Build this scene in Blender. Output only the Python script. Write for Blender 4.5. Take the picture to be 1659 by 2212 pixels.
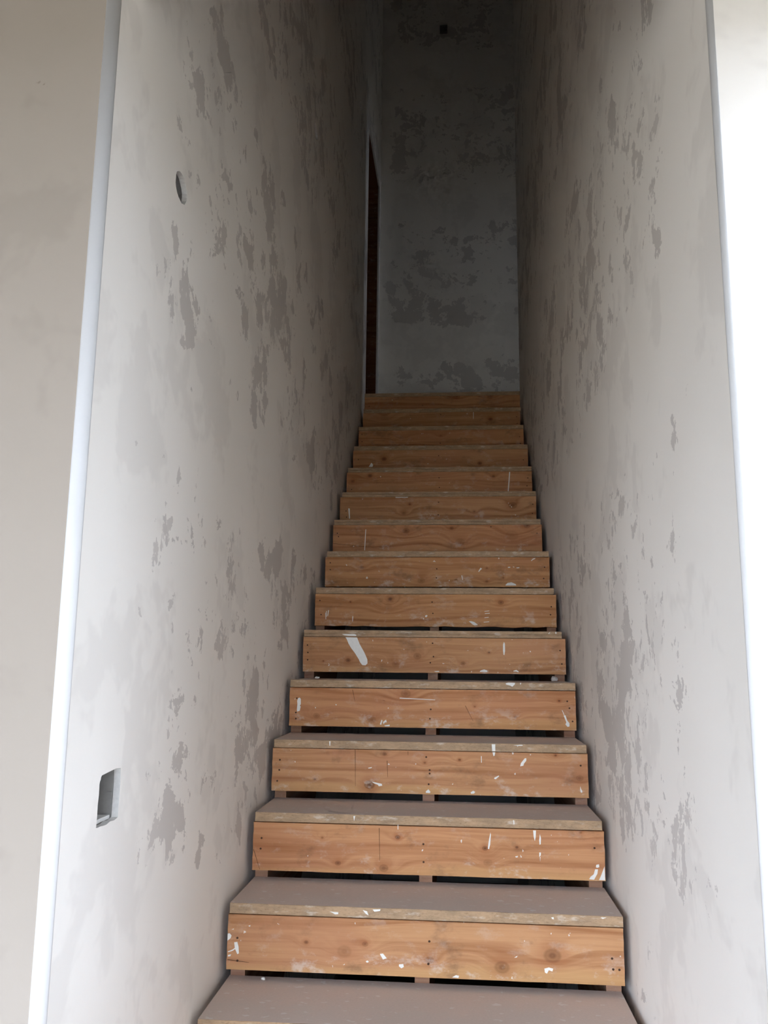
import bpy, bmesh, math, random
from mathutils import Vector, Matrix
from mathutils.geometry import tessellate_polygon

for o in list(bpy.data.objects):
    bpy.data.objects.remove(o, do_unlink=True)
scene = bpy.context.scene
COL = scene.collection

# ---------------------------------------------------------------- camera
CAM = dict(loc=(0.09284, -1.86627, 1.01717), yaw=0.08580, pitch=0.17490, roll=0.01079, f=1832.26960)
def make_camera():
    y, p, r = CAM['yaw'], CAM['pitch'], CAM['roll']
    fw = Vector((-math.sin(y) * math.cos(p), math.cos(y) * math.cos(p), math.sin(p)))
    rt = Vector((math.cos(y), math.sin(y), 0)); up = rt.cross(fw)
    r2 = rt * math.cos(r) + up * math.sin(r); u2 = up * math.cos(r) - rt * math.sin(r)
    m = Matrix((r2, u2, -fw)).transposed().to_4x4(); m.translation = Vector(CAM['loc'])
    cd = bpy.data.cameras.new('camera'); co = bpy.data.objects.new('camera', cd); COL.objects.link(co)
    cd.sensor_fit = 'HORIZONTAL'; cd.sensor_width = 36.0; cd.lens = CAM['f'] / 1659.0 * 36.0
    cd.clip_start = 0.02; co.matrix_world = m; scene.camera = co
make_camera()

# ---------------------------------------------------------------- light and exposure
SKY = (0.85, 0.975, 1.19); SKY_STRENGTH = 13.4
scene.view_settings.view_transform = 'Standard'; scene.view_settings.look = 'None'
scene.view_settings.exposure = 0.0; scene.view_settings.gamma = 1.0
scene.view_settings.use_curve_mapping = False
scene.cycles.use_denoising = True; scene.cycles.use_adaptive_sampling = True; scene.cycles.adaptive_threshold = 0.12; scene.cycles.adaptive_min_samples = 12
scene.cycles.max_bounces = 9; scene.cycles.diffuse_bounces = 8; scene.cycles.glossy_bounces = 2
scene.cycles.caustics_reflective = False; scene.cycles.caustics_refractive = False
w = bpy.data.worlds.new('overcast_sky'); scene.world = w; w.use_nodes = True
bg = w.node_tree.nodes['Background']; bg.inputs[0].default_value = (*SKY, 1); bg.inputs[1].default_value = SKY_STRENGTH

# room dimensions (metres; stair axis along +y, level 0 of the numbering at z = 0)
RUN, RISE = 0.25053, 0.19
FLOOR = -0.57; XW = 0.534; YF = -0.52; RB = 0.02          # stair walls at x = +-XW, hall face at y = YF, bullnose radius
CEIL_HALL = 2.36; CEIL_TOP = 7.3; YB = 4.78; LAND = 15 * RISE; YL = 15 * RUN
HALL = dict(x0=-2.4, x1=0.88, y0=-4.2)
ADDED_REAR_OPEN = dict(x0=-2.0, x1=0.80, z0=FLOOR, z1=2.0)        # unseen wide opening added behind the camera to let daylight in
ADDED_SIDE_OPEN = dict(y0=-0.86, y1=-0.56, z0=0.45, z1=2.1)         # unseen opening added in the right hall wall; brightens the right front wall


ADDED_LEFT_OPEN = dict(y0=-3.5, y1=-2.0, z0=0.05, z1=1.6)           # unseen low opening added in left hall wall to light right stair wall


ADDED_UPPER_OPEN = dict(y0=4.10, y1=4.36, z0=4.0, z1=4.7)               # unseen opening added at the upstairs hall end to brighten the back wall

def portal(name, loc, rot, sx, sy):  # samples the sky through one of the added openings
    l = bpy.data.lights.new(name, 'AREA'); l.shape = 'RECTANGLE'; l.size = sx; l.size_y = sy
    l.cycles.is_portal = True
    o = bpy.data.objects.new(name, l); COL.objects.link(o); o.location = loc; o.rotation_euler = rot
portal('added_rear_daylight', ((ADDED_REAR_OPEN['x0'] + ADDED_REAR_OPEN['x1']) / 2, HALL['y0'] - 0.05, (ADDED_REAR_OPEN['z0'] + ADDED_REAR_OPEN['z1']) / 2),
       (math.pi / 2, 0, 0), ADDED_REAR_OPEN['x1'] - ADDED_REAR_OPEN['x0'], ADDED_REAR_OPEN['z1'] - ADDED_REAR_OPEN['z0'])
portal('added_side_daylight', (HALL['x1'] + 0.05, (ADDED_SIDE_OPEN['y0'] + ADDED_SIDE_OPEN['y1']) / 2, (ADDED_SIDE_OPEN['z0'] + ADDED_SIDE_OPEN['z1']) / 2),
       (0, math.pi / 2, 0), ADDED_SIDE_OPEN['z1'] - ADDED_SIDE_OPEN['z0'], ADDED_SIDE_OPEN['y1'] - ADDED_SIDE_OPEN['y0'])
portal('added_left_daylight', (HALL['x0'] - 0.05, (ADDED_LEFT_OPEN['y0'] + ADDED_LEFT_OPEN['y1']) / 2, (ADDED_LEFT_OPEN['z0'] + ADDED_LEFT_OPEN['z1']) / 2),
       (0, -math.pi / 2, 0), ADDED_LEFT_OPEN['z1'] - ADDED_LEFT_OPEN['z0'], ADDED_LEFT_OPEN['y1'] - ADDED_LEFT_OPEN['y0'])
portal('added_upper_daylight', (3.35, (ADDED_UPPER_OPEN['y0'] + ADDED_UPPER_OPEN['y1']) / 2, (ADDED_UPPER_OPEN['z0'] + ADDED_UPPER_OPEN['z1']) / 2),
       (0, math.pi / 2, 0), ADDED_UPPER_OPEN['z1'] - ADDED_UPPER_OPEN['z0'], ADDED_UPPER_OPEN['y1'] - ADDED_UPPER_OPEN['y0'])

# ---------------------------------------------------------------- node helper
class NT:
    def __init__(s, name, rough=0.7, spec=0.3):
        s.m = bpy.data.materials.new(name); s.m.use_nodes = True; s.t = s.m.node_tree
        s.t.nodes.remove(s.t.nodes['Principled BSDF']); s.b = s.t.nodes.new('ShaderNodeBsdfDiffuse')   # every surface here is dull and dusty
        s.b.inputs['Roughness'].default_value = 0.0; s.t.links.new(s.b.outputs[0], s.t.nodes['Material Output'].inputs[0])
        s.co = s.t.nodes.new('ShaderNodeTexCoord').outputs['Object']
    def put(s, inp, v):
        if isinstance(v, bpy.types.NodeSocket): s.t.links.new(v, inp)
        elif isinstance(v, (tuple, list)) and inp.type == 'RGBA': inp.default_value = (*v[:3], 1)
        else: inp.default_value = v
    def math(s, op, a, b=0.0, c=0.0, clamp=False):
        n = s.t.nodes.new('ShaderNodeMath'); n.operation = op; n.use_clamp = clamp
        for i, v in enumerate((a, b, c)): s.put(n.inputs[i], v)
        return n.outputs[0]
    def add(s, a, b): return s.math('ADD', a, b)
    def mul(s, a, b): return s.math('MULTIPLY', a, b)
    def step(s, v, lo, hi, out0=0.0, out1=1.0):
        n = s.t.nodes.new('ShaderNodeMapRange'); n.interpolation_type = 'SMOOTHSTEP'
        for i, x in enumerate((v, lo, hi, out0, out1)): s.put(n.inputs[i], x)
        return n.outputs[0]
    def xyz(s, v=None):
        n = s.t.nodes.new('ShaderNodeSeparateXYZ'); s.put(n.inputs[0], v or s.co); return n.outputs
    def vec(s, x, y, z):
        n = s.t.nodes.new('ShaderNodeCombineXYZ')
        for i, v in enumerate((x, y, z)): s.put(n.inputs[i], v)
        return n.outputs[0]
    def mapv(s, loc=(0, 0, 0), sc=(1, 1, 1), v=None):
        n = s.t.nodes.new('ShaderNodeMapping'); s.put(n.inputs[0], v or s.co)
        n.inputs['Location'].default_value = loc; n.inputs['Scale'].default_value = sc
        return n.outputs[0]
    def noise(s, v, scale, detail=2.0, rough=0.5, dist=0.0, col=False):
        n = s.t.nodes.new('ShaderNodeTexNoise'); s.put(n.inputs['Vector'], v)
        n.inputs['Scale'].default_value = scale; n.inputs['Detail'].default_value = detail
        n.inputs['Roughness'].default_value = rough; n.inputs['Distortion'].default_value = dist
        return n.outputs['Color' if col else 'Fac']
    def mix(s, f, a, b, mode='MIX'):
        n = s.t.nodes.new('ShaderNodeMix'); n.data_type = 'RGBA'; n.blend_type = mode
        s.put(n.inputs[0], f); s.put(n.inputs[6], a); s.put(n.inputs[7], b)
        return n.outputs[2]
    def bump(s, h, dist=0.001, strength=1.0):
        n = s.t.nodes.new('ShaderNodeBump'); n.inputs['Distance'].default_value = dist
        n.inputs['Strength'].default_value = strength; s.put(n.inputs['Height'], h)
        s.t.links.new(n.outputs[0], s.b.inputs['Normal'])
    def color(s, c): s.put(s.b.inputs['Color'], c)

def plaster(name, joint=1.62, fade=None, density=0.0, seed=0.0, tone=(1.0, 1.0, 1.0), fine=0.628):
    """Skim-coated drywall: pale compound with ragged islands of greyer board showing through, smooth over the taped joints."""
    n = NT(name, 0.72, 0.25)
    P = n.mapv(loc=(seed, seed * 1.7, seed * 0.6))
    wv = n.t.nodes.new('ShaderNodeVectorMath'); wv.operation = 'MULTIPLY_ADD'
    n.put(wv.inputs[0], n.noise(P, 5.0, 1, 0.6, col=True)); wv.inputs[1].default_value = (0.10, 0.10, 0.10); n.put(wv.inputs[2], P)
    Q = wv.outputs[0]
    a = n.noise(Q, 5.4, 6, 0.68)
    b = n.noise(P, 1.9, 1, 0.5)
    c = n.noise(P, 48, 2, 0.6)
    X, Y, Z = n.xyz()[:3]
    # distance to the nearest horizontal tape joint
    t = n.math('FRACT', n.math('DIVIDE', n.math('SUBTRACT', Z, joint - 0.63 - 12.6), 1.26))
    dj = n.mul(n.math('ABSOLUTE', n.math('SUBTRACT', t, 0.5)), 1.26)
    dj = n.add(dj, n.mul(n.math('SUBTRACT', n.noise(P, 7, 2, 0.6), 0.5), 0.22))
    band = n.step(dj, 0.10, 0.20)
    if fade:
        ax, lo, hi = fade
        band = n.mul(band, n.step(n.add((X, Y, Z)[ax], n.mul(n.math('SUBTRACT', b, 0.5), 0.25)), lo, hi))
    v = n.add(n.add(a, n.mul(n.math('SUBTRACT', b, 0.5), 0.36)), n.mul(n.math('SUBTRACT', c, 0.5), 0.05))
    v = n.math('SUBTRACT', v, n.mul(n.math('SUBTRACT', 1.0, band), 0.16))
    v = n.add(v, density)
    hard = n.step(v, 0.562, 0.572)
    a2 = n.add(n.noise(Q, 15.0, 4, 0.66), n.mul(n.math('SUBTRACT', n.noise(P, 2.6, 1, 0.5), 0.5), 0.40))
    a2 = n.math('SUBTRACT', a2, n.mul(n.math('SUBTRACT', 1.0, band), 0.20))
    hard = n.math('MAXIMUM', hard, n.mul(n.step(a2, fine, fine + 0.02), 0.88))
    soft = n.mul(n.step(n.noise(Q, 3.6, 4, 0.62), 0.52, 0.60), 0.24)
    mot = b
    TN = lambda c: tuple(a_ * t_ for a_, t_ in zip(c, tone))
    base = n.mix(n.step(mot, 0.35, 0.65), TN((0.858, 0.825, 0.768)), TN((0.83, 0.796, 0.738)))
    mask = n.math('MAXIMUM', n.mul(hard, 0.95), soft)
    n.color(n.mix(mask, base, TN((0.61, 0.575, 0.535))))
    return n.m

def plain(name, col, rough=0.7, spec=0.3, var=0.08, scale=20, bumpd=0.0006):
    n = NT(name, rough, spec)
    f = n.noise(n.co, scale, 2, 0.6)
    dk = tuple(x * (1 - var * 2) for x in col); lt = tuple(min(1, x * (1 + var)) for x in col)
    n.color(n.mix(f, dk, lt))
    return n.m

def fir(name, seed, knots=(), tint=(1, 1, 1), yellow=0.5):
    """Flat-sawn fir: growth rings are the contours of a height field that the knots push up."""
    n = NT(name, 0.62, 0.3)
    X, Y, Z = n.xyz()[:3]
    n0 = n.noise(n.vec(n.mul(X, 1.3), seed * 3.7, n.mul(Z, 7.0)), 1.0, 2, 0.5)
    h = n.add(n.mul(Z, 42.0), n.mul(n0, 4.0))
    core = None; halo = None
    for kx, kz, r, dk in knots:
        dx = n.math('SUBTRACT', X, kx); dz = n.math('SUBTRACT', Z, kz)
        wob = n.add(1.0, n.mul(n.math('SUBTRACT', n0, 0.5), 0.5))
        e2 = n.add(n.math('POWER', n.math('ABSOLUTE', n.mul(dx, 1 / (3.0 * r + 0.012))), 2.0), n.math('POWER', n.math('ABSOLUTE', n.mul(dz, 1 / (1.6 * r + 0.008))), 2.0))
        g = n.math('POWER', 2.718, n.mul(e2, -1.0))
        h = n.add(h, n.mul(g, 70 * r + 0.5))
        d = n.mul(n.math('SQRT', n.add(n.math('POWER', n.math('ABSOLUTE', n.mul(dx, 0.85 / r)), 2.0), n.math('POWER', n.math('ABSOLUTE', n.mul(dz, 1.1 / r)), 2.0))), wob)
        cc = n.mul(n.mul(n.step(d, 1.05, 0.55), n.math('MULTIPLY_ADD', n.math('SINE', n.mul(d, 9.0)), 0.22, 0.78)), min(dk * 0.70, 0.92))
        hh = n.mul(n.step(d, 2.6, 0.8), min(dk * 0.42, 0.6))
        core = cc if core is None else n.math('MAXIMUM', core, cc)
        halo = hh if halo is None else n.math('MAXIMUM', halo, hh)
    n1 = n.noise(n.vec(n.mul(X, 0.8), seed * 1.3, h), 1.1, 3, 0.55)
    ln = n.math('POWER', n.math('MULTIPLY_ADD', n.math('SINE', n.mul(h, 3.4)), 0.5, 0.5), 3.0)
    fine = n.noise(n.vec(n.mul(X, 3.0), seed, n.mul(Z, 130.0)), 1.0, 4, 0.7)
    g = n.add(n.mul(n.step(n1, 0.32, 0.72), 0.60), n.mul(n.mul(ln, n.step(n1, 0.35, 0.6)), 0.26))
    g = n.add(g, n.mul(n.math('SUBTRACT', fine, 0.5), 1.05))
    T = lambda c: tuple(min(1, a * b * q) for a, b, q in zip(c, tint, (0.93, 0.895, 0.85)))
    col = n.mix(n.math('MINIMUM', n.math('MAXIMUM', g, 0.0), 1.0), T((0.570, 0.318, 0.168)), T((0.330, 0.140, 0.064)))
    col = n.mix(n.mul(n.step(n.noise(n.vec(n.mul(X, 3.0), seed * 2.1, n.mul(Z, 8)), 1.0, 3), 0.45, 0.68), 0.40), col, T((0.505, 0.245, 0.145)))
    edge = n.mul(n.step(n.add(Z, n.mul(n.math('SUBTRACT', n0, 0.5), 0.10)), -0.128, -0.158), yellow)
    col = n.mix(edge, col, T((0.60, 0.37, 0.175)))
    if halo is not None:
        col = n.mix(halo, col, T((0.360, 0.135, 0.062)))
        col = n.mix(core, col, (0.105, 0.045, 0.022))
    # grime and plaster dust
    dirt = n.mul(n.step(n.noise(n.vec(n.mul(X, 9), seed * 5.0, n.mul(Z, 14)), 1.0, 5, 0.65), 0.54, 0.74), 0.55)
    col = n.mix(dirt, col, (0.175, 0.100, 0.060))
    low = n.step(Z, -0.09, -0.16)
    dust = n.mul(n.step(n.noise(n.vec(n.mul(X, 14), seed * 7.0, n.mul(Z, 22)), 1.0, 5, 0.7), 0.53, 0.68), n.math('MULTIPLY_ADD', low, 0.34, 0.14))
    col = n.mix(dust, col, (0.68, 0.62, 0.55))
    speck = n.step(n.noise(n.vec(n.mul(X, 1.0), seed * 9.0, n.mul(Z, 0.8)), 62, 2, 0.5), 0.745, 0.77)
    col = n.mix(n.mul(speck, 0.75), col, (0.80, 0.77, 0.72))
    n.color(col)
    n.bump(n.noise(n.vec(n.mul(X, 5.0), seed, n.mul(Z, 240.0)), 1.0, 1, 0.6), 0.0006, 0.7)
    return n.m

def board_top(name, seed):
    n = NT(name, 0.68, 0.3)
    P = n.mapv(loc=(seed, seed * 2, 0))
    a = n.noise(P, 4.5, 4, 0.6); f = n.noise(P, 160, 3, 0.7)
    col = n.mix(n.step(a, 0.3, 0.7), (0.68, 0.56, 0.49), (0.64, 0.555, 0.50))
    col = n.mix(n.mul(n.math('SUBTRACT', f, 0.35), 0.55), col, (0.46, 0.38, 0.33))
    smear = n.mul(n.step(n.noise(n.mapv(loc=(seed * 3, 0, 0), sc=(9, 17, 1)), 1.0, 4, 0.6), 0.545, 0.64), 0.42)
    col = n.mix(smear, col, (0.62, 0.55, 0.49))
    spot = n.mul(n.step(n.noise(n.mapv(loc=(seed * 5, 3, 0), sc=(1, 1.7, 1)), 30, 2, 0.5), 0.65, 0.68), 0.65)
    col = n.mix(spot, col, (0.74, 0.70, 0.66))
    n.color(col)
    return n.m

def board_edge(name, seed):
    n = NT(name, 0.8, 0.2)
    P = n.mapv(loc=(seed, 0, 0), sc=(0.35, 1, 1))
    f = n.noise(P, 260, 4, 0.75); a = n.noise(n.mapv(loc=(seed, 0, 0), sc=(0.3, 1, 1)), 45, 4, 0.65)
    col = n.mix(n.step(a, 0.35, 0.65), (0.465, 0.315, 0.19), (0.335, 0.235, 0.148))
    col = n.mix(n.mul(n.step(f, 0.5, 0.7), 0.55), col, (0.185, 0.120, 0.070))
    wh = n.mul(n.step(n.noise(n.mapv(loc=(seed * 4, 0, 0), sc=(0.5, 1, 1.6)), 30, 4, 0.65), 0.55, 0.68), 0.55)
    col = n.mix(wh, col, (0.66, 0.58, 0.48))
    n.color(col); n.bump(f, 0.0012, 0.8)
    return n.m

# ---------------------------------------------------------------- mesh helpers
def link(name, me, mat=None, parent=None, loc=(0, 0, 0), kind=None, label=None, cat=None, group=None):
    o = bpy.data.objects.new(name, me); COL.objects.link(o); o.location = loc
    if parent: o.parent = parent
    if mat is not None and me is not None and not me.materials:
        for m in (mat if isinstance(mat, (list, tuple)) else [mat]): me.materials.append(m)
    for k, v in (('kind', kind), ('label', label), ('category', cat), ('group', group)):
        if v: o[k] = v
    return o

def mesh(name, V, F, mi=None, smooth=False):
    me = bpy.data.meshes.new(name)
    bm = bmesh.new(); vs = [bm.verts.new(v) for v in V]
    for i, f in enumerate(F):
        try: fc = bm.faces.new([vs[j] for j in f])
        except ValueError: continue
        if mi: fc.material_index = mi[i]
        fc.smooth = smooth
    bmesh.ops.remove_doubles(bm, verts=bm.verts, dist=1e-6)
    bmesh.ops.recalc_face_normals(bm, faces=bm.faces)
    bm.to_mesh(me); bm.free()
    return me

def box_data(x0, x1, y0, y1, z0, z1):
    V = [(x, y, z) for z in (z0, z1) for y in (y0, y1) for x in (x0, x1)]
    F = [(0, 1, 3, 2), (4, 5, 7, 6), (0, 1, 5, 4), (2, 3, 7, 6), (0, 2, 6, 4), (1, 3, 7, 5)]
    return V, F

def box(name, *b):
    return mesh(name, *box_data(*b))

def boxes(name, bl):
    V, F = [], []
    for b in bl:
        v, f = box_data(*b); k = len(V); V += v; F += [tuple(i + k for i in q) for q in f]
    return mesh(name, V, F)

def plate(name, outer, holes, to3, d0, d1, edge_mi=0, bevel=None):
    """Flat slab with holes: outline in (u, v), thickness from d0 to d1, mapped to space by to3(u, v, d)."""
    loops = [outer] + list(holes)
    tris = tessellate_polygon([[Vector((u, v, 0)) for u, v in l] for l in loops])
    flat = [q for l in loops for q in l]; N = len(flat)
    V = [to3(u, v, d0) for u, v in flat] + [to3(u, v, d1) for u, v in flat]
    F, M = [], []
    for t in tris:
        F.append(tuple(t)); M.append(0); F.append(tuple(i + N for i in t)); M.append(0)
    k = 0
    for li, l in enumerate(loops):
        for i in range(len(l)):
            a, b = k + i, k + (i + 1) % len(l)
            F.append((a, b, b + N, a + N)); M.append(edge_mi if li else 0)
        k += len(l)
    return mesh(name, V, F, M)

def panel(name, R, cells, to3, d0, d1, edge_mi=0):
    """Wall slab split on a grid; cells = {(u0, u1, v0, v1): hole outline or None for a clean opening}."""
    us = sorted({round(a, 5) for c in list(cells) + [R] for a in c[:2]}); vs = sorted({round(a, 5) for c in list(cells) + [R] for a in c[2:]})
    V, F, M = [], [], []
    def q(pts, m):
        k = len(V); V.extend(pts); F.append(tuple(range(k, k + len(pts)))); M.append(m)
    for u0, u1 in zip(us, us[1:]):
        for v0, v1 in zip(vs, vs[1:]):
            cu, cv = (u0 + u1) / 2, (v0 + v1) / 2
            hit = [c for c in cells if c[0] < cu < c[1] and c[2] < cv < c[3]]
            if hit: continue
            for d in (d0, d1): q([to3(*p_, d) for p_ in rect(u0, u1, v0, v1)], 0)
    for c, hole in cells.items():
        cr = rect(*c)
        if hole is None:
            for i in range(4): a, e = cr[i], cr[(i + 1) % 4]; q([to3(*a, d0), to3(*e, d0), to3(*e, d1), to3(*a, d1)], edge_mi)
            continue
        # subdivide the cell border so that it meets the grid, then bridge border and hole
        edge = [(u, c[2]) for u in us if c[0] <= u < c[1]] + [(c[1], v) for v in vs if c[2] <= v < c[3]]
        edge += [(u, c[3]) for u in reversed(us) if c[0] < u <= c[1]] + [(c[0], v) for v in reversed(vs) if c[2] < v <= c[3]]
        lo = [edge, hole]; fl = edge + hole
        for t in tessellate_polygon([[Vector((u, v, 0)) for u, v in l] for l in lo]):
            for d in (d0, d1): q([to3(*fl[i], d) for i in t], 0)
        for i in range(len(hole)):
            a, e = hole[i], hole[(i + 1) % len(hole)]; q([to3(*a, d0), to3(*e, d0), to3(*e, d1), to3(*a, d1)], edge_mi)
    b4 = rect(*R)
    for i in range(4): a, e = b4[i], b4[(i + 1) % 4]; q([to3(*a, d0), to3(*e, d0), to3(*e, d1), to3(*a, d1)], 0)
    return mesh(name, V, F, M)

def prism(name, poly, to3, d0, d1):
    return plate(name, poly, [], to3, d0, d1)

rng = random.Random(7)
def cell(pts, m=0.012):
    return tuple(round(v, 5) for v in (min(p_[0] for p_ in pts) - m, max(p_[0] for p_ in pts) + m, min(p_[1] for p_ in pts) - m, max(p_[1] for p_ in pts) + m))
def ragged(pts, jit, sub=3):
    out = []
    for i, a in enumerate(pts):
        b = pts[(i + 1) % len(pts)]
        for j in range(sub):
            t = j / sub
            out.append((a[0] + (b[0] - a[0]) * t + rng.uniform(-jit, jit), a[1] + (b[1] - a[1]) * t + rng.uniform(-jit, jit)))
    return out
def oval(cu, cv, ru, rv, n=18, jit=0.0):
    return [(cu + (ru + rng.uniform(-jit, jit)) * math.cos(2 * math.pi * i / n), cv + (rv + rng.uniform(-jit, jit)) * math.sin(2 * math.pi * i / n)) for i in range(n)]
def rect(u0, u1, v0, v1): return [(u0, v0), (u1, v0), (u1, v1), (u0, v1)]

# ---------------------------------------------------------------- materials
M_left = plaster('skim_coat_left', 1.60, (1, -0.36, 0.02), 0.0, 0.0)
M_right = plaster('skim_coat_right', 1.67, (1, -0.42, -0.10), -0.004, 11.3, fine=0.602)
M_back = plaster('skim_coat_back', 3.61, (0, -0.46, -0.38), 0.014, 4.1)
M_front = plaster('skim_coat_hall_left_dimmed', 1.5, (1, 3.0, 4.0), 0.0, 7.7, (0.455, 0.414, 0.377))  # beige coat, darkened further to make up for too much light on it
M_front_r = plaster('skim_coat_hall_right', 1.5, (1, 3.0, 4.0), 0.0, 9.7)
M_hall = plain('hall_plaster', (0.55, 0.53, 0.50), 0.75, 0.2, 0.03, 3)
M_ceil = plain('ceiling_board', (0.18, 0.165, 0.145), 0.8, 0.2, 0.03, 4)
M_gyp = plain('gypsum_core', (0.74, 0.72, 0.68), 0.9, 0.1, 0.10, 160, 0.001)
M_bead = plain('vinyl_corner_bead', (0.69, 0.685, 0.675), 0.45, 0.4, 0.02, 8, 0.0002)
M_floor = plain('subfloor', (0.17, 0.135, 0.10), 0.8, 0.2, 0.10, 12)
M_ground = plain('outdoor_ground', (0.31, 0.27, 0.215), 0.9, 0.1, 0.1, 0.8)
M_box = plain('mudded_box', (0.33, 0.315, 0.295), 0.7, 0.3, 0.12, 60)
M_dark = plain('dark_knockout', (0.03, 0.025, 0.02), 0.8, 0.2)
M_jamb = fir('jamb_lumber', 31.0, (), (0.33, 0.27, 0.25), 0.0)
M_string = fir('stringer_lumber', 17.0, (), (0.66, 0.74, 0.95), 0.0)
M_paint = plain('white_plaster_paint', (0.80, 0.785, 0.725), 0.6, 0.3, 0.05, 80, 0.0004)
M_greysplash = plain('grey_plaster_smear', (0.52, 0.47, 0.42), 0.8, 0.2, 0.10, 90, 0.0004)
M_nail = plain('rusty_nail', (0.075, 0.042, 0.028), 0.6, 0.4)
M_crack = plain('crack_pencil_brown', (0.13, 0.065, 0.036), 0.9, 0.1)  # dark brown of the cracks and pencil lines

# ---------------------------------------------------------------- setting
def st(name, me, mat): return link(name, me, mat, kind='structure')
fl = st('floor', box('floor', HALL['x0'] - 0.12, HALL['x1'] + 0.12, HALL['y0'] - 0.12, YB + 0.15, FLOOR - 0.12, FLOOR), M_floor)
gr = st('ground', box('ground', -40, 40, -60, HALL['y0'] - 0.12, -0.9, -0.72), M_ground)
gr3 = st('ground_far_side', box('ground_far_side', -40, HALL['x0'] - 0.12, HALL['y0'] - 0.12, 40, -0.9, -0.72), M_ground)
gr2 = st('ground_side', box('ground_side', HALL['x1'] + 0.12, 40, HALL['y0'] - 0.12, 40, -0.9, -0.72), M_ground)

# left stair wall with its box holes and the rough doorway at the landing
LW = lambda u, v, d: (-XW - d, u, v)
DOOR = (3.80, 4.655, LAND, 4.955)
HOLE_OUTLET = ragged([(-0.362, 0.728), (-0.334, 0.7255), (-0.266, 0.727), (-0.2655, 0.818), (-0.352, 0.815), (-0.360, 0.80)], 0.0016, 4)
HOLE_ROUND = oval(-0.118, 2.0875, 0.041, 0.0345, 22, 0.0018)
HOLE_STAIR = oval(1.595, 3.393, 0.045, 0.032, 18, 0.0015)
HOLE_TOP = rect(3.235, 3.300, 4.665, 4.735)
wall_left = st('wall_left', panel('wall_left', (YF + RB, YB, FLOOR, CEIL_TOP), {DOOR: None, cell(HOLE_OUTLET): HOLE_OUTLET, cell(HOLE_ROUND): HOLE_ROUND, cell(HOLE_STAIR): HOLE_STAIR, cell(HOLE_TOP): HOLE_TOP}, LW, 0.0, 0.0127, 1), [M_left, M_gyp])
RWM = lambda u, v, d: (XW + d, u, v)
YRE = 3.79; RBR = 0.010
wall_right = st('wall_right', plate('wall_right', rect(YF + RBR, YRE, FLOOR, CEIL_TOP), [], RWM, 0.0, 0.114, 0), M_right)
BW = lambda u, v, d: (u, YB + d, v)
HOLE_LIGHT = rect(-0.031, 0.036, 6.475, 6.572)
wall_back = st('wall_back', panel('wall_back', (-2.2, 3.4, FLOOR, CEIL_TOP), {cell(HOLE_LIGHT): HOLE_LIGHT}, BW, 0.0, 0.0127, 1), [M_back, M_gyp])
st('wall_back_backing', box('wall_back_backing', -2.2, 3.4, YB + 0.10, YB + 0.14, FLOOR, CEIL_TOP), M_hall)
# hall faces beside the stair opening
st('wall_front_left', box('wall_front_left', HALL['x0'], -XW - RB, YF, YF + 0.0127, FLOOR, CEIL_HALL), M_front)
st('wall_front_right', box('wall_front_right', XW + RBR, HALL['x1'], YF, YF + 0.0127, FLOOR, CEIL_HALL), M_front_r)
st('wall_front_header', box('wall_front_header', -XW - 0.02, XW + 0.02, YF, YF + 0.114, CEIL_HALL - 0.02, CEIL_TOP), M_hall)
def bead(name, sx, RB):
    cx, cy = sx * (XW + RB), YF + RB
    arc = [(cx - sx * RB * math.cos(t * math.pi / 2 / 12), cy - RB * math.sin(t * math.pi / 2 / 12)) for t in range(13)]
    N = len(arc); zs = (FLOOR, CEIL_HALL - 0.02)
    V = [(x, y, z) for z in zs for x, y in arc] + [(cx, cy, z) for z in zs]
    F = [(i, i + 1, i + 1 + N, i + N) for i in range(N - 1)]
    F += [(0, N, 2 * N + 1, 2 * N), (N - 1, 2 * N - 1, 2 * N + 1, 2 * N)]
    F += [tuple(list(range(N)) + [2 * N]), tuple(list(range(N, 2 * N)) + [2 * N + 1])]
    me = mesh(name, V, F)
    for i, f in enumerate(me.polygons): f.use_smooth = len(f.vertices) == 4 and abs(f.normal.z) < 0.1
    return st(name, me, M_bead)
bead('trim_1', -1, RB); bead('trim_2', 1, RBR)
# back of the left partition, rooms either side of the landing, closed roofs
st('wall_left_rear', panel('wall_left_rear', (YF + 0.0127, YB, FLOOR, CEIL_TOP), {DOOR: None}, LW, 0.114, 0.127, 0), M_hall)
st('floor_landing', box('floor_landing', -2.2, 3.4, YL + 0.02, YB, LAND - 0.20, LAND - 0.001), M_floor)
st('wall_bedroom', boxes('wall_bedroom', [(-2.2, -2.1, 2.4, YB, LAND, CEIL_TOP), (-2.1, -XW - 0.127, 2.4, 2.5, LAND, CEIL_TOP)]), M_hall)
st('floor_bedroom', box('floor_bedroom', -2.2, -XW - 0.127, 2.4, YL + 0.02, LAND - 0.2, LAND - 0.001), M_floor)
st('wall_upper_hall', boxes('wall_upper_hall', [(XW + 0.114, 3.4, YRE - 0.114, YRE, LAND - 0.2, CEIL_TOP), (XW, XW + 0.1, YRE, YB, FLOOR, LAND - 0.2)]), M_hall)
st('wall_upper_end', plate('wall_upper_end', rect(YRE, YB, LAND, CEIL_TOP), [rect(ADDED_UPPER_OPEN['y0'], ADDED_UPPER_OPEN['y1'], ADDED_UPPER_OPEN['z0'], ADDED_UPPER_OPEN['z1'])], lambda u, v, d: (3.3 + d, u, v), 0.0, 0.1), M_hall)
st('wall_understair', box('wall_understair', -XW - 0.02, XW + 0.02, YB - 0.012, YB - 0.002, FLOOR, LAND - 0.21), M_hall)
st('ceiling', box('ceiling', -2.2, 3.4, YF, YB + 0.14, CEIL_TOP, CEIL_TOP + 0.1), M_ceil)
st('ceiling_hall', box('ceiling_hall', HALL['x0'], HALL['x1'], HALL['y0'], YF, CEIL_HALL, CEIL_HALL + 0.1), M_ceil)
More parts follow.
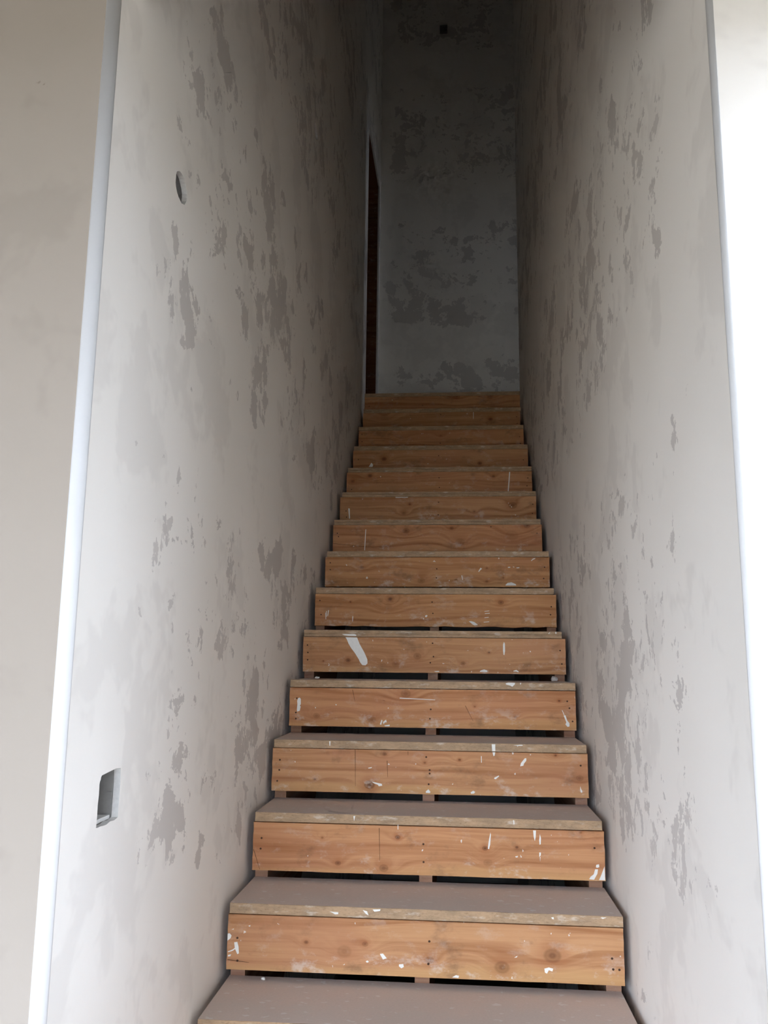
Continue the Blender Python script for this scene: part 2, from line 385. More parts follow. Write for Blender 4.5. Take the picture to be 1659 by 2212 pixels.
st('wall_hall_left', plate('wall_hall_left', rect(HALL['y0'] - 0.12, YF + 0.0127, FLOOR, CEIL_HALL + 0.1), [rect(ADDED_LEFT_OPEN['y0'], ADDED_LEFT_OPEN['y1'], ADDED_LEFT_OPEN['z0'], ADDED_LEFT_OPEN['z1'])], lambda u, v, d: (HALL['x0'] - d, u, v), 0.0, 0.12), M_hall)
st('wall_hall_rear', plate('wall_hall_rear', rect(HALL['x0'], HALL['x1'], FLOOR, CEIL_HALL + 0.1), [rect(ADDED_REAR_OPEN['x0'], ADDED_REAR_OPEN['x1'], ADDED_REAR_OPEN['z0'] + 0.001, ADDED_REAR_OPEN['z1'])], lambda u, v, d: (u, HALL['y0'] - d, v), 0.0, 0.12), M_hall)
st('wall_hall_right', plate('wall_hall_right', rect(HALL['y0'] - 0.12, YF + 0.0127, FLOOR, CEIL_HALL + 0.1), [rect(ADDED_SIDE_OPEN['y0'], ADDED_SIDE_OPEN['y1'], ADDED_SIDE_OPEN['z0'], ADDED_SIDE_OPEN['z1'])], lambda u, v, d: (HALL['x1'] + d, u, v), 0.0, 0.12), M_hall)
# rough door frame of bare lumber
door = link('door_1', None, kind='structure')
for nm, b in (('jamb', (-XW - 0.114, -XW - 0.0127, DOOR[1] - 0.004, DOOR[1] + 0.034, LAND, DOOR[3])),
              ('jamb', (-XW - 0.114, -XW - 0.0127, DOOR[0] - 0.034, DOOR[0] + 0.004, LAND, DOOR[3])),
              ('header', (-XW - 0.114, -XW - 0.0127, DOOR[0] - 0.034, DOOR[1] + 0.034, DOOR[3] - 0.004, DOOR[3] + 0.08))):
    link(nm, box(nm, *b), M_jamb, door)

# ---------------------------------------------------------------- electrical boxes behind the holes
def elec_box(name, label, loc, yaw, w, h, d, rnd=False, screws=True):
    """Open box, mouth in the local xz plane facing -y, depth along +y."""
    t = 0.002
    e = link(name, None, loc=loc, label=label, cat='electrical box'); e.rotation_euler = (0, 0, yaw)
    W = lambda u, v, dd: (u, dd, v)
    if rnd:
        o, i = oval(0, 0, w / 2, h / 2, 24), oval(0, 0, w / 2 - t, h / 2 - t, 24)
    else:
        o, i = rect(-w / 2, w / 2, -h / 2, h / 2), rect(-w / 2 + t, w / 2 - t, -h / 2 + t, h / 2 - t)
    link('shell', plate('shell', o, [i], W, 0.0, d), M_box, e)
    link('back_plate', plate('back_plate', i, [], W, d - t, d), M_box, e)
    if screws:
        for s in (-1, 1):
            link('screw_boss', plate('screw_boss', oval(0, s * (h / 2 - 0.008), 0.005, 0.005, 10), [], W, 0.001, 0.030), M_box, e)
    return e
e1 = elec_box('outlet_box', 'square outlet box recessed in the left wall near the bottom of the stairs', (-XW - 0.0135, -0.313, 0.771), math.pi / 2, 0.098, 0.096, 0.075, screws=False)
link('knockout_hole', plate('knockout_hole', oval(0, 0, 0.012, 0.010, 14), [], lambda u, v, d: (0.0468 - d, 0.045 + u, v - 0.022), 0.0, 0.001), M_dark, e1)
link('plaster_lump', plate('plaster_lump', ragged(rect(-0.040, 0.046, 0.002, 0.030), 0.002, 2), [], lambda u, v, d: (u, v, -0.0455 + d), 0.0, 0.007), M_gyp, e1)
elec_box('round_box', 'round box behind an oval hole high on the left wall near the corner', (-XW - 0.0135, -0.118, 2.0875), math.pi / 2, 0.096, 0.084, 0.07, True, False)
elec_box('round_box', 'round box behind a slit-like hole halfway up the left wall', (-XW - 0.0135, 1.595, 3.393), math.pi / 2, 0.10, 0.075, 0.06, True, False)
elec_box('switch_box', 'small switch box in the left wall just before the doorway', (-XW - 0.0135, 3.2675, 4.70), math.pi / 2, 0.072, 0.078, 0.06)
elec_box('light_box', 'dark empty light fixture box high on the back wall', (0.0025, YB + 0.0135, 6.5235), 0.0, 0.075, 0.105, 0.075)

# ---------------------------------------------------------------- measured marks (metres, relative to each step)
RISER_X = {2: (-0.5146, 0.5148), 3: (-0.5128, 0.5153), 4: (-0.5155, 0.5119), 5: (-0.5126, 0.5126), 6: (-0.5123, 0.513), 7: (-0.5111, 0.5108), 8: (-0.5096, 0.5136), 9: (-0.5139, 0.5089), 10: (-0.5172, 0.5077), 11: (-0.5167, 0.5121), 12: (-0.5136, 0.5134), 13: (-0.5124, 0.5119), 14: (-0.5147, 0.5122), 15: (-0.5325, 0.5315)}
TREAD_X = {1: (-0.5134, 0.511), 2: (-0.5117, 0.5158), 3: (-0.5092, 0.5103), 4: (-0.512, 0.5089), 5: (-0.5114, 0.5133), 6: (-0.511, 0.5008), 7: (-0.5091, 0.5029), 8: (-0.5023, 0.5121), 9: (-0.5088, 0.5029), 10: (-0.5062, 0.5072), 11: (-0.51, 0.5113), 12: (-0.509, 0.5136), 13: (-0.5142, 0.5109), 14: (-0.512, 0.5159), 15: (-0.5335, 0.5335)}
RTOP = {2: -0.0259, 3: -0.0267, 4: -0.0259, 5: -0.0266, 6: -0.0251, 7: -0.0217, 8: -0.0255, 9: -0.025, 10: -0.0249, 11: -0.0222, 12: -0.0221, 13: -0.0209, 14: -0.0212, 15: -0.0258}
PAINT = {
 2: [[(-0.5147, -0.0762), (-0.5091, -0.0751), (-0.5035, -0.0804), (-0.5059, -0.0872), (-0.5139, -0.0935)], [(-0.4956, -0.0968), (-0.4873, -0.0956), (-0.4836, -0.1069), (-0.4819, -0.1235), (-0.4861, -0.1257), (-0.4922, -0.1133), (-0.4996, -0.1181), (-0.511, -0.1215), (-0.5111, -0.1194), (-0.4997, -0.1151), (-0.4933, -0.1103)], [(-0.5107, -0.1285), (-0.5026, -0.1267), (-0.5047, -0.1313), (-0.5112, -0.1321)], [(-0.5042, -0.0658), (-0.4976, -0.0629), (-0.4985, -0.065)], [(-0.4592, -0.0551), (-0.4536, -0.0528), (-0.4548, -0.0568)], [(-0.1761, -0.0372), (-0.1741, -0.0371), (-0.1744, -0.0423)], [(-0.1455, -0.1304), (-0.1408, -0.1281), (-0.1375, -0.1316), (-0.1423, -0.1338)], [(-0.2049, -0.1415), (-0.2002, -0.1384), (-0.2008, -0.1408)], [(-0.059, -0.1345), (-0.0478, -0.1332), (-0.0462, -0.14), (-0.0525, -0.1437), (-0.059, -0.139)], [(-0.1088, -0.1112), (-0.1008, -0.11), (-0.0911, -0.1209), (-0.1007, -0.1242)], [(-0.2433, -0.0122), (-0.2335, -0.0134), (-0.2204, -0.0136), (-0.2203, -0.0184), (-0.2285, -0.0193), (-0.2351, -0.0159)], [(-0.1295, -0.0039), (-0.1085, -0.0026), (-0.11, -0.0069), (-0.1246, -0.0092)], [(-0.1555, -0.0063), (-0.144, -0.0089), (-0.14, -0.0188), (-0.1472, -0.0151)], [(0.3137, -0.1306), (0.3247, -0.1273), (0.3354, -0.1298), (0.3337, -0.1363), (0.3245, -0.1337), (0.3197, -0.142), (0.3145, -0.1393)], [(0.2378, -0.1072), (0.2457, -0.1025), (0.2441, -0.1063)], [(0.0788, -0.1601), (0.0882, -0.1545), (0.0961, -0.1559), (0.0945, -0.161)], [(0.2293, -0.1572), (0.2315, -0.1513), (0.2324, -0.1576)], [(0.3336, -0.0078), (0.3399, -0.007), (0.3404, -0.0121), (0.3367, -0.0116)], [(0.4599, -0.0042), (0.4739, -0.0031), (0.4644, -0.007)]],
 3: [[(0.1895, -0.0392), (0.1907, -0.0454), (0.1881, -0.0733), (0.1848, -0.0857), (0.1816, -0.0843), (0.1833, -0.0703), (0.1854, -0.0579)], [(0.3127, -0.0304), (0.3208, -0.0302), (0.3198, -0.0481), (0.317, -0.0599), (0.314, -0.0483)], [(0.3318, -0.0401), (0.3347, -0.0508), (0.3337, -0.0678), (0.3305, -0.0694), (0.3295, -0.0571)], [(0.3291, -0.0909), (0.3339, -0.0908), (0.3331, -0.0984), (0.3288, -0.1032)], [(0.3304, -0.1031), (0.3324, -0.1031), (0.3311, -0.1153)], [(0.4901, -0.1198), (0.498, -0.1181), (0.4984, -0.1256), (0.493, -0.1279), (0.4889, -0.1265)], [(0.4865, -0.132), (0.4944, -0.1318), (0.4924, -0.144), (0.4825, -0.1603), (0.469, -0.1592), (0.4733, -0.1521), (0.482, -0.1458)], [(0.5132, -0.1237), (0.5136, -0.1403), (0.5136, -0.1608), (0.4966, -0.1607), (0.5034, -0.1467)], [(0.2601, -0.1036), (0.2681, -0.1018), (0.2665, -0.1059), (0.2617, -0.106)], [(0.2746, -0.0986), (0.2793, -0.1046), (0.2761, -0.1062)], [(0.2813, -0.083), (0.2844, -0.0876), (0.2815, -0.0907)], [(0.2553, -0.004), (0.2585, -0.0039), (0.2599, -0.0141), (0.2567, -0.0158)], [(-0.0818, -0.0251), (-0.0801, -0.025), (-0.0797, -0.0379), (-0.0817, -0.0376)], [(-0.214, -0.0042), (-0.208, -0.0034), (-0.2111, -0.0183)]],
 4: [[(0.2059, -0.003), (0.2173, -0.0028), (0.2173, -0.0246), (0.2073, -0.0248)], [(0.2079, -0.0277), (0.217, -0.0275), (0.2149, -0.0382), (0.211, -0.0399)], [(0.3119, -0.0442), (0.3167, -0.0451), (0.316, -0.052), (0.3084, -0.0615), (0.3067, -0.0678), (0.2963, -0.0702), (0.2988, -0.0602)], [(0.2128, -0.1073), (0.2274, -0.1001), (0.2283, -0.1023), (0.2176, -0.1119), (0.2128, -0.1111)], [(0.1366, -0.1542), (0.1447, -0.1493), (0.1511, -0.1523), (0.1478, -0.1577), (0.1382, -0.1588)], [(0.1708, -0.0407), (0.1731, -0.0406), (0.1732, -0.0611), (0.1713, -0.0611)], [(-0.0077, -0.1544), (0.0004, -0.1479), (0.007, -0.1556), (0.0053, -0.1594), (-0.0077, -0.159)], [(0.4854, -0.1278), (0.4883, -0.137), (0.4913, -0.1415), (0.4911, -0.1477), (0.4864, -0.1462), (0.4851, -0.137)], [(0.2755, -0.0049), (0.3046, -0.0028), (0.3062, -0.0056), (0.2916, -0.0065), (0.289, -0.0091), (0.2868, -0.006)], [(-0.1836, -0.1286), (-0.174, -0.13), (-0.1515, -0.1341), (-0.1498, -0.1402), (-0.161, -0.1419), (-0.1643, -0.1374), (-0.1771, -0.1331)], [(-0.197, -0.0849), (-0.1842, -0.0825), (-0.1858, -0.0856), (-0.1954, -0.0868)], [(-0.3274, -0.0029), (-0.3231, -0.0029), (-0.3238, -0.0169), (-0.3261, -0.0179)]],
 5: [[(-0.4814, -0.0661), (-0.4749, -0.0635), (-0.4708, -0.0691), (-0.4706, -0.0881), (-0.4741, -0.0914), (-0.4707, -0.0961), (-0.4736, -0.1103), (-0.4833, -0.1136), (-0.4845, -0.1073), (-0.4831, -0.0852), (-0.4844, -0.0757)], [(-0.1114, -0.0593), (0.0161, -0.0641), (0.0161, -0.066), (-0.1114, -0.0618)], [(-0.182, -0.1528), (-0.1758, -0.1371), (-0.1725, -0.1401), (-0.1772, -0.1558)], [(-0.1708, -0.1448), (-0.1597, -0.1368), (-0.157, -0.1461), (-0.1628, -0.1462), (-0.1692, -0.1526)], [(-0.1659, -0.1572), (-0.1466, -0.1537), (-0.1466, -0.1594), (-0.1626, -0.1602)], [(-0.4186, -0.0969), (-0.4147, -0.0974), (-0.4152, -0.1009), (-0.4182, -0.1003)], [(-0.3441, -0.0853), (-0.3395, -0.0856), (-0.3398, -0.0891), (-0.3433, -0.0894)], [(0.4691, -0.1129), (0.4754, -0.1113), (0.4811, -0.1296), (0.4887, -0.1387), (0.4884, -0.1494), (0.4821, -0.1516), (0.4746, -0.1435), (0.4779, -0.1358)], [(0.4634, -0.0945), (0.4653, -0.0945), (0.4723, -0.1113), (0.4704, -0.112)], [(0.2673, -0.0041), (0.2769, -0.0011), (0.3006, -0.0015), (0.3005, -0.0068), (0.2909, -0.0154), (0.2846, -0.0117), (0.2705, -0.0081)], [(0.318, -0.0019), (0.3236, -0.0018), (0.3194, -0.0087)]],
 6: [[(-0.3446, -0.0281), (-0.2983, -0.0288), (-0.2873, -0.0549), (-0.2691, -0.086), (-0.2563, -0.1136), (-0.2554, -0.1292), (-0.263, -0.1368), (-0.2754, -0.1363), (-0.2844, -0.126), (-0.2899, -0.114), (-0.3044, -0.0916), (-0.3207, -0.0708), (-0.3317, -0.0535), (-0.3391, -0.0361)], [(-0.3591, -0.016), (-0.3092, -0.0149), (-0.3021, -0.0183), (-0.302, -0.0232), (-0.3322, -0.0228), (-0.3501, -0.0204)], [(0.2774, -0.0412), (0.2808, -0.0481), (0.2811, -0.0755), (0.2781, -0.0927), (0.2753, -0.091), (0.2735, -0.0756), (0.2738, -0.0516)], [(0.1823, -0.1569), (0.1858, -0.1517), (0.1996, -0.1475), (0.2116, -0.1514), (0.2116, -0.1576)], [(0.3112, -0.152), (0.3232, -0.1478), (0.3317, -0.1535), (0.3326, -0.1572), (0.3231, -0.1542), (0.3128, -0.1537)], [(0.0051, -0.1565), (0.0249, -0.1553), (0.0266, -0.1587), (0.0127, -0.1592)], [(0.4485, -0.0089), (0.4545, -0.002), (0.4562, -0.002), (0.4509, -0.0096)], [(0.475, -0.0018), (0.4809, -0.0014), (0.4793, -0.0086), (0.4766, -0.0087)]],
 7: [[(0.1454, -0.141), (0.1553, -0.1396), (0.1684, -0.1434), (0.183, -0.1548), (0.1732, -0.1565), (0.1682, -0.1571), (0.1634, -0.1549)], [(0.2113, -0.098), (0.231, -0.0949), (0.2317, -0.0969), (0.212, -0.0999)], [(0.2129, -0.1071), (0.2335, -0.1054), (0.2335, -0.1077), (0.2129, -0.1094)], [(0.2111, -0.1242), (0.2291, -0.1218), (0.2291, -0.1241), (0.2117, -0.1261)], [(0.2076, -0.1425), (0.2305, -0.1404), (0.2305, -0.143), (0.2076, -0.1448)], [(-0.039, -0.1185), (-0.0323, -0.1145), (-0.028, -0.1184), (-0.034, -0.1251), (-0.038, -0.1234)], [(-0.0472, -0.1301), (-0.0439, -0.1284), (-0.0429, -0.1324), (-0.0462, -0.1337)], [(-0.4624, -0.1011), (-0.46, -0.1004), (-0.4585, -0.1244), (-0.4608, -0.1261)], [(-0.454, -0.0977), (-0.4506, -0.0977), (-0.4535, -0.121), (-0.4562, -0.1211)], [(-0.4656, -0.1078), (-0.4632, -0.1078), (-0.4616, -0.136), (-0.4639, -0.1361)], [(-0.3491, -0.1237), (-0.3451, -0.122), (-0.3464, -0.1436), (-0.3487, -0.1452)]],
 8: [[(0.4314, -0.0437), (0.4404, -0.0347), (0.4509, -0.0319), (0.4502, -0.0355), (0.441, -0.039), (0.4331, -0.0454)], [(0.1931, -0.0939), (0.2038, -0.076), (0.2108, -0.0814), (0.2055, -0.0849), (0.1959, -0.0949)], [(0.3273, -0.0723), (0.3379, -0.0723), (0.3378, -0.0758), (0.328, -0.0766)], [(0.3484, -0.0705), (0.3561, -0.0722), (0.3547, -0.0758)], [(0.3659, -0.0747), (0.3793, -0.074), (0.3782, -0.0775), (0.3666, -0.0783)], [(0.3156, -0.154), (0.3245, -0.1451), (0.3421, -0.1422), (0.3612, -0.1503), (0.3639, -0.1566), (0.3156, -0.1568)], [(0.1168, -0.1119), (0.1204, -0.1119), (0.1238, -0.1314), (0.1213, -0.1332)]],
 9: [[(-0.3523, -0.0491), (-0.349, -0.0491), (-0.3533, -0.1534), (-0.3566, -0.1534)]],
 10: [[(-0.4725, -0.088), (-0.4645, -0.0881), (-0.4617, -0.1418), (-0.467, -0.1436)], [(-0.2233, -0.0283), (-0.1571, -0.0287), (-0.1588, -0.0322), (-0.2224, -0.0319)]],
 11: [[(0.3877, -0.0314), (0.3932, -0.0315), (0.3833, -0.1428), (0.3778, -0.1428)], [(-0.3297, -0.0504), (-0.3232, -0.0505), (-0.325, -0.0572)]],
 12: [[(-0.42, -0.1277), (-0.4034, -0.1024), (-0.3933, -0.1157), (-0.3971, -0.1279)]],
 14: [[(0.2085, -0.0302), (0.2118, -0.0303), (0.2114, -0.0756), (0.2082, -0.0755)]],
}
KNOTS = {
 2: [(-0.3035, -0.0899, 0.0062, 1.0), (-0.2023, -0.1087, 0.0189, 0.45), (-0.1478, -0.0888, 0.0082, 0.8), (0.0203, -0.1212, 0.011, 0.9), (0.2062, -0.1318, 0.0172, 0.85), (0.3346, -0.0992, 0.0206, 0.9)] ,
 3: [(-0.3051, -0.0671, 0.0041, 0.8), (-0.257, -0.137, 0.009, 0.9), (-0.0815, -0.0598, 0.0076, 1.3), (-0.1218, -0.147, 0.0138, 0.8), (0.1735, -0.0836, 0.0083, 1.2), (0.2653, -0.0783, 0.0048, 1.2), (0.1812, -0.1227, 0.0124, 0.4), (0.4485, -0.0324, 0.0048, 0.7)] ,
 4: [(-0.1429, -0.04, 0.0073, 1), (-0.1915, -0.138, 0.0159, 1.3), (-0.3723, -0.1244, 0.004, 1.2), (-0.0116, -0.0652, 0.0046, 0.9), (0.1015, -0.0537, 0.0051, 1.2), (0.4845, -0.103, 0.0122, 0.7), (0.4099, -0.0338, 0.0048, 1.2)] ,
 5: [(-0.0896, -0.0449, 0.0181, 0.7), (-0.4126, -0.1267, 0.0118, 0.6), (-0.2112, -0.1376, 0.0148, 0.6), (0.4548, -0.0622, 0.0046, 1.2), (0.3003, -0.1202, 0.0053, 0.7), (0.1571, -0.0867, 0.0033, 0.8)] ,
 6: [(-0.3323, -0.1179, 0.0099, 1.1), (-0.0596, -0.0995, 0.016, 0.7), (-0.1452, -0.1314, 0.0142, 0.5), (-0.4306, -0.1217, 0.0036, 1), (0.2193, -0.0823, 0.005, 1.2), (0.1186, -0.1251, 0.0107, 0.8)] ,
 7: [(-0.1875, -0.0488, 0.0093, 1.3), (-0.3586, -0.0612, 0.005, 1), (-0.1955, -0.0797, 0.0167, 0.3), (0.2805, -0.0608, 0.012, 1.0)] ,
 8: [(-0.34, -0.0742, 0.0093, 0.8), (-0.0663, -0.1355, 0.0161, 0.6), (0.2321, -0.0778, 0.0054, 0.9), (0.2314, -0.1383, 0.0071, 0.9), (0.3055, -0.1221, 0.005, 0.9)] ,
 9: [(-0.1517, -0.0563, 0.0163, 1.0), (0.0718, -0.0444, 0.009, 1), (0.4374, -0.0321, 0.0147, 1.0), (0.364, -0.0797, 0.0277, 0.35), (0.1123, -0.1123, 0.0212, 0.5)] ,
 10: [(-0.1481, -0.0672, 0.0069, 1.1), (-0.1786, -0.1161, 0.0121, 0.6), (0.3872, -0.0761, 0.0207, 0.9), (0.1881, -0.107, 0.0069, 0.8)] ,
 11: [(-0.3854, -0.0471, 0.0128, 1.3), (-0.4821, -0.078, 0.011, 1), (0.301, -0.0554, 0.0082, 1)] ,
 12: [(-0.329, -0.0807, 0.0144, 1.2), (0.2334, -0.1113, 0.0144, 1.2)] ,
 13: [(0.001, -0.0636, 0.0081, 0.6), (-0.2441, -0.0715, 0.0142, 0.3)] ,
 14: [(0.3199, -0.0793, 0.0127, 1.2), (-0.372, -0.056, 0.0255, 0.3)] ,
 15: [(0.1014, -0.03, 0.0244, 0.8), (0.33, -0.0337, 0.0222, 0.8)] ,
}
NAILS = {
 2: [(-0.4877, -0.0859), (-0.4854, -0.1417), (0.0196, -0.0762), (0.0171, -0.1308), (0.4844, -0.1003), (0.4865, -0.126), (0.5018, -0.1263)] ,
 3: [(-0.4873, -0.0729), (-0.4892, -0.1029), (-0.006, -0.0771), (-0.0052, -0.1266), (0.4868, -0.0743)] ,
 4: [(-0.4913, -0.0975), (-0.4904, -0.0654), (-0.4973, -0.1324), (-0.0068, -0.0472), (0.0044, -0.0879), (0.0044, -0.0986), (0.0013, -0.1322), (0.4888, -0.0641)] ,
 5: [(-0.4857, -0.0662), (-0.4881, -0.1169), (-0.4875, -0.1383), (0.0004, -0.0984), (-0.0027, -0.1312), (0.4829, -0.0634), (0.49, -0.087), (0.4997, -0.1324)] ,
 6: [(-0.4958, -0.0602), (-0.4932, -0.0892), (-0.4935, -0.1178), (-0.0002, -0.0488), (0.0033, -0.1006), (-0.0089, -0.1241), (0.4921, -0.0725), (0.4976, -0.1235)] ,
 7: [(-0.4905, -0.0562), (-0.484, -0.1162), (-0.0092, -0.0606), (-0.0059, -0.1084), (0.49, -0.0778), (0.486, -0.1111)] ,
 8: [(-0.4865, -0.0541), (-0.4858, -0.086), (0.0049, -0.0817), (0.0031, -0.1228), (0.492, -0.0738), (0.4867, -0.1245)] ,
 9: [(-0.4921, -0.0681), (-0.4859, -0.0849), (0.2633, -0.0382), (0.485, -0.0701)] ,
 10: [(0.0036, -0.0573), (0.001, -0.124), (-0.4838, -0.1015), (-0.4805, -0.1346), (0.4905, -0.0704), (0.4878, -0.1189)] ,
 11: [(0.0005, -0.0616), (0.0023, -0.1168), (0.4888, -0.0663), (0.4834, -0.1106), (-0.4879, -0.1249)] ,
 12: [(-0.4825, -0.0823), (-0.0064, -0.0636), (0.4862, -0.0936)] ,
 13: [(-0.4915, -0.0501), (-0.4907, -0.0977), (-0.0021, -0.1119), (0.4865, -0.077), (0.4898, -0.1196)] ,
 14: [(-0.0033, -0.0442), (0.4886, -0.0648), (0.4922, -0.1099)] ,
 15: [(-0.5015, -0.0925), (-0.132, -0.0922)] ,
}
CRACKS = {
 2: [(-0.5119, -0.14, -0.454, -0.145)] ,
 3: [(-0.1362, -0.0353, -0.1335, -0.1257), (-0.5104, -0.1051, -0.4898, -0.161)] ,
 4: [(-0.2405, -0.0279, -0.2379, -0.1436), (-0.1347, -0.0615, -0.1319, -0.1137), (-0.0666, -0.0308, -0.0659, -0.0425)] ,
 5: [(-0.2825, -0.0332, -0.2737, -0.0727), (0.1238, -0.0841, 0.1504, -0.1365)] ,
 9: [(-0.5111, -0.1199, -0.2939, -0.1409)] ,
}

# ---------------------------------------------------------------- staircase
stair = link('staircase', None, loc=(0, YF, FLOOR), label='unfinished wooden staircase with particle-board treads and fir risers between plaster walls', cat='staircase')
SO = Vector((0, YF, FLOOR))
TT, GAP, RT = 0.0262, 0.0264, 0.036
YZ = lambda x0: (lambda u, v, d: (x0 + d, u, v))
XZ = lambda u, v, d: (u, d, v)
KS = list(range(-2, 16))
# three sawtooth stringers
prof = []
for k in range(-3, 15):
    y = (k + 1) * RUN + RT
    if k >= -2: prof.append((y, k * RISE - TT))
    prof.append((y, (k + 1) * RISE - TT))
prof[0] = (prof[0][0], FLOOR)
prof += [(15 * RUN + 0.25, 15 * RISE - TT), (15 * RUN + 0.25, 15 * RISE - 0.36), (0.42, FLOOR)]
for x0 in (-0.5118, -0.0195, 0.4735):
    me = prism('stringer', [(a - SO.y, b - SO.z) for a, b in prof], YZ(x0), 0.0, 0.0385)
    link('stringer', me, M_string, stair)

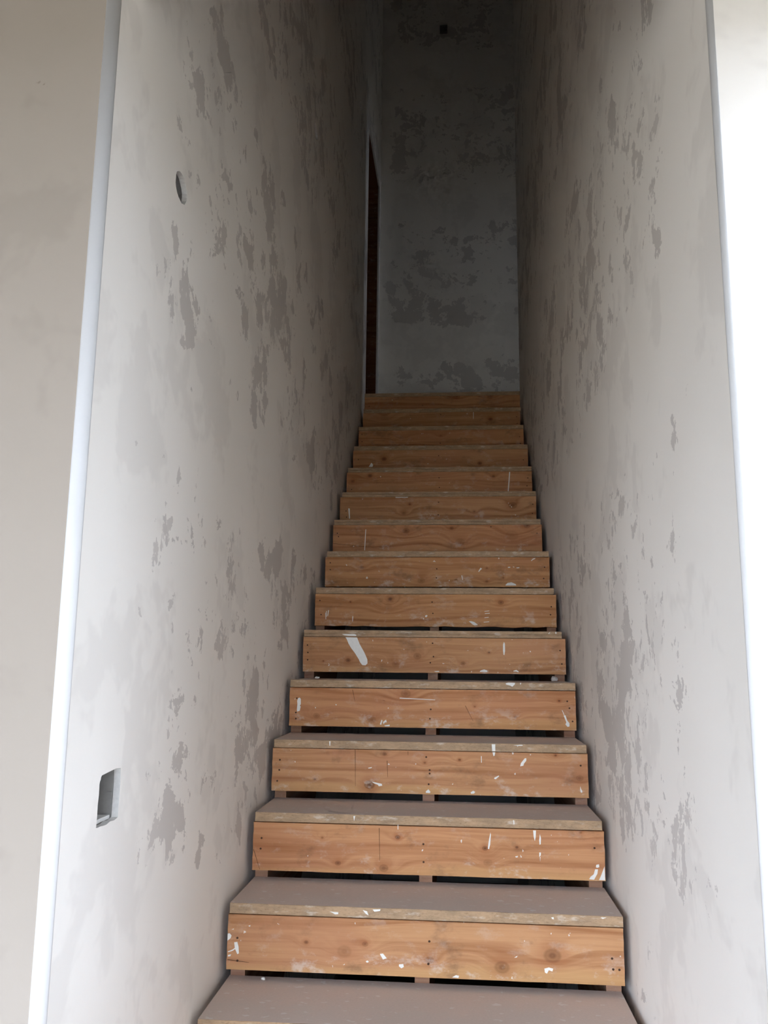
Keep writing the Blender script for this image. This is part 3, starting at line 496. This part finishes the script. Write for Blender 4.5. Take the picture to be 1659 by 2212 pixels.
nail_me = plate('nail_head', oval(0, 0, 0.0031, 0.0029, 10), [], XZ, -0.0004, 0.002); nail_me.materials.append(M_nail)
TOPS = [board_top('particle_board_top_%d' % i, 3.3 * i + 1) for i in range(3)]
EDGES = [board_edge('particle_board_edge_%d' % i, 2.1 * i + 1) for i in range(3)]
RF = -0.002                                             # risers stand a little proud of the tread edge
for k in KS:
    y0, z0 = k * RUN, k * RISE
    loc = Vector((0, y0, z0)) - SO
    # --- tread: profile swept along x
    xl, xr = TREAD_X.get(k, (-0.511, 0.511))
    back = RUN + RT - 0.001 if k < 15 else YB - y0 - 0.001
    b = 0.0012
    if k in (6, 9, 10, 11):
        fr = [(0.0, -0.011), (0.003, -0.0125), (0.003, -0.0155), (0.0, -0.017)]
    else: fr = []
    pf = [(back, 0.0), (b, 0.0), (0.0, -b)] + fr + [(0.0, -TT + b), (b, -TT), (back, -TT)]
    nx = 28; V, F, Mi = [], [], []
    for i in range(nx + 1):
        x = xl + (xr - xl) * i / nx
        for j, (u, v) in enumerate(pf):
            jit = rng.uniform(-0.0007, 0.0009) if 0 < j < len(pf) - 2 else 0
            V.append((x, u + max(jit, -0.0005), v + (rng.uniform(-0.0003, 0.0003) if 0 < j < len(pf) - 2 else 0)))
    P = len(pf)
    for i in range(nx):
        for j in range(P):
            j2 = (j + 1) % P
            F.append((i * P + j, i * P + j2, (i + 1) * P + j2, (i + 1) * P + j)); Mi.append(0 if j == 0 else 1)
    F += [tuple(range(P)), tuple(range(nx * P, nx * P + P))]; Mi += [1, 1]
    tr = link('tread' if k < 15 else 'landing_tread', mesh('tread', V, F, Mi), [TOPS[k % 3], EDGES[(k * 2) % 3]], stair, loc)
    # --- riser board
    rl, rr = RISER_X.get(k, (-0.5135, 0.5125))
    zt, zb = RTOP.get(k, -0.026) - 0.0018, -RISE + GAP
    if k <= 1: zt = -TT - 0.0012
    zt = min(zt, -TT - 0.0016)
    if k == -2: zb = -RISE + 0.001
    nb, nr = 24, 8
    rag = 0.0022 if k == 7 else 0.0004
    V, F = [], []
    jl = [rng.uniform(-0.0008, 0.0010) for _ in range(nr + 1)]; jr = [rng.uniform(-0.0010, 0.0008) for _ in range(nr + 1)]
    jb = [rng.uniform(-rag, rag) for _ in range(nb + 1)]
    for d in (RF, RF + RT):
        for r_ in range(nr + 1):
            for c_ in range(nb + 1):
                x = rl + jl[r_] + (rr + jr[r_] - rl - jl[r_]) * c_ / nb
                V.append((x, d, zt + (zb - zt) * r_ / nr + (jb[c_] if r_ == nr else 0.0)))
    H = (nb + 1) * (nr + 1); I = lambda r_, c_, s_=0: r_ * (nb + 1) + c_ + s_ * H
    for r_ in range(nr):
        for c_ in range(nb):
            for s_ in (0, 1): F.append((I(r_, c_, s_), I(r_, c_ + 1, s_), I(r_ + 1, c_ + 1, s_), I(r_ + 1, c_, s_)))
    for c_ in range(nb):
        for r_ in (0, nr): F.append((I(r_, c_), I(r_, c_ + 1), I(r_, c_ + 1, 1), I(r_, c_, 1)))
    for r_ in range(nr):
        for c_ in (0, nb): F.append((I(r_, c_), I(r_ + 1, c_), I(r_ + 1, c_, 1), I(r_, c_, 1)))
    tv = [(1, 1, 1), (1.02, .97, .95), (.97, .98, .97), (1.03, 1.0, .98)][k % 4]
    if k in (7, 8): tv = (.99, .97, .90)
    rm = fir('fir_board_%d' % (k + 3), k * 1.37 + 5.1, KNOTS.get(k, ((-0.3 + 0.11 * (k % 3), -0.09, 0.012, 1.0), (0.22, -0.11, 0.016, 0.8))), tv, 0.6 if k in (2, 3, 4, 5) else 0.25)
    ri = link('riser_board', mesh('riser_board', V, F), rm, stair, loc)
    for x, z in NAILS.get(k, [(sx * 0.49 * (sx != 0) + 0.004, zz) for sx in (-1, 0, 1) for zz in (-0.06, -0.13)]):
        link('nail_head', nail_me, None, ri, (x, RF, z))
    for x1, z1, x2, z2 in CRACKS.get(k, ()):
        dx, dz = x2 - x1, z2 - z1; L = math.hypot(dx, dz); px_, pz_ = -dz / L, dx / L
        w1, w2 = 0.0009, 0.0004
        poly = [(x1 + px_ * w1, z1 + pz_ * w1), (x2 + px_ * w2, z2 + pz_ * w2), (x2 - px_ * w2, z2 - pz_ * w2), (x1 - px_ * w1, z1 - pz_ * w1)]
        link('crack', prism('crack', poly, XZ, RF - 0.0003, RF + 0.001), M_crack, ri)
    for pl in PAINT.get(k, ()):
        cz = sum(q[1] for q in pl) / len(pl)
        on_edge = cz > -0.0262
        f = 0.0 if on_edge else RF
        poly = [(max(min(x, rr - 0.0005), rl + 0.0005), min(z, -0.0012) if on_edge else max(z, zb + 0.0004)) for x, z in pl]
        wd = max(q[0] for q in pl) - min(q[0] for q in pl)
        link('paint_splash', prism('paint_splash', poly, XZ, f - 0.0011, f + 0.001), M_greysplash if (k == 8 and wd > 0.05) else M_paint, tr if on_edge else ri)

# ---------------------------------------------------------------- loose plaster crumbs on the treads
def crumb(label, loc, s, seed, mat):
    r = random.Random(seed); bm = bmesh.new(); bmesh.ops.create_icosphere(bm, subdivisions=2, radius=1.0)
    for v in bm.verts:
        f = r.uniform(0.72, 1.12); v.co = Vector((v.co.x * s[0] * f, v.co.y * s[1] * f, max(v.co.z, -0.6) * s[2] * f))
    zmin = min(v.co.z for v in bm.verts)
    for v in bm.verts: v.co.z -= zmin
    me = bpy.data.meshes.new('plaster_crumb'); bm.to_mesh(me); bm.free()
    link('plaster_crumb', me, mat, loc=loc, label=label, cat='plaster crumb')
def tread_pt(k, x, dy): return (x, k * RUN + dy, k * RISE)
crumb('grey plaster lump against the right stringer at the back of the fifth visible tread', tread_pt(5, 0.468, 0.262), (0.014, 0.010, 0.012), 1, M_greysplash)
crumb('white plaster crumb at the back left of the lowest visible tread', tread_pt(1, -0.418, 0.262), (0.006, 0.005, 0.004), 2, M_paint)
crumb('pale plaster crumb at the back left of the fifth visible tread', tread_pt(5, -0.455, 0.255), (0.010, 0.006, 0.005), 3, M_gyp)
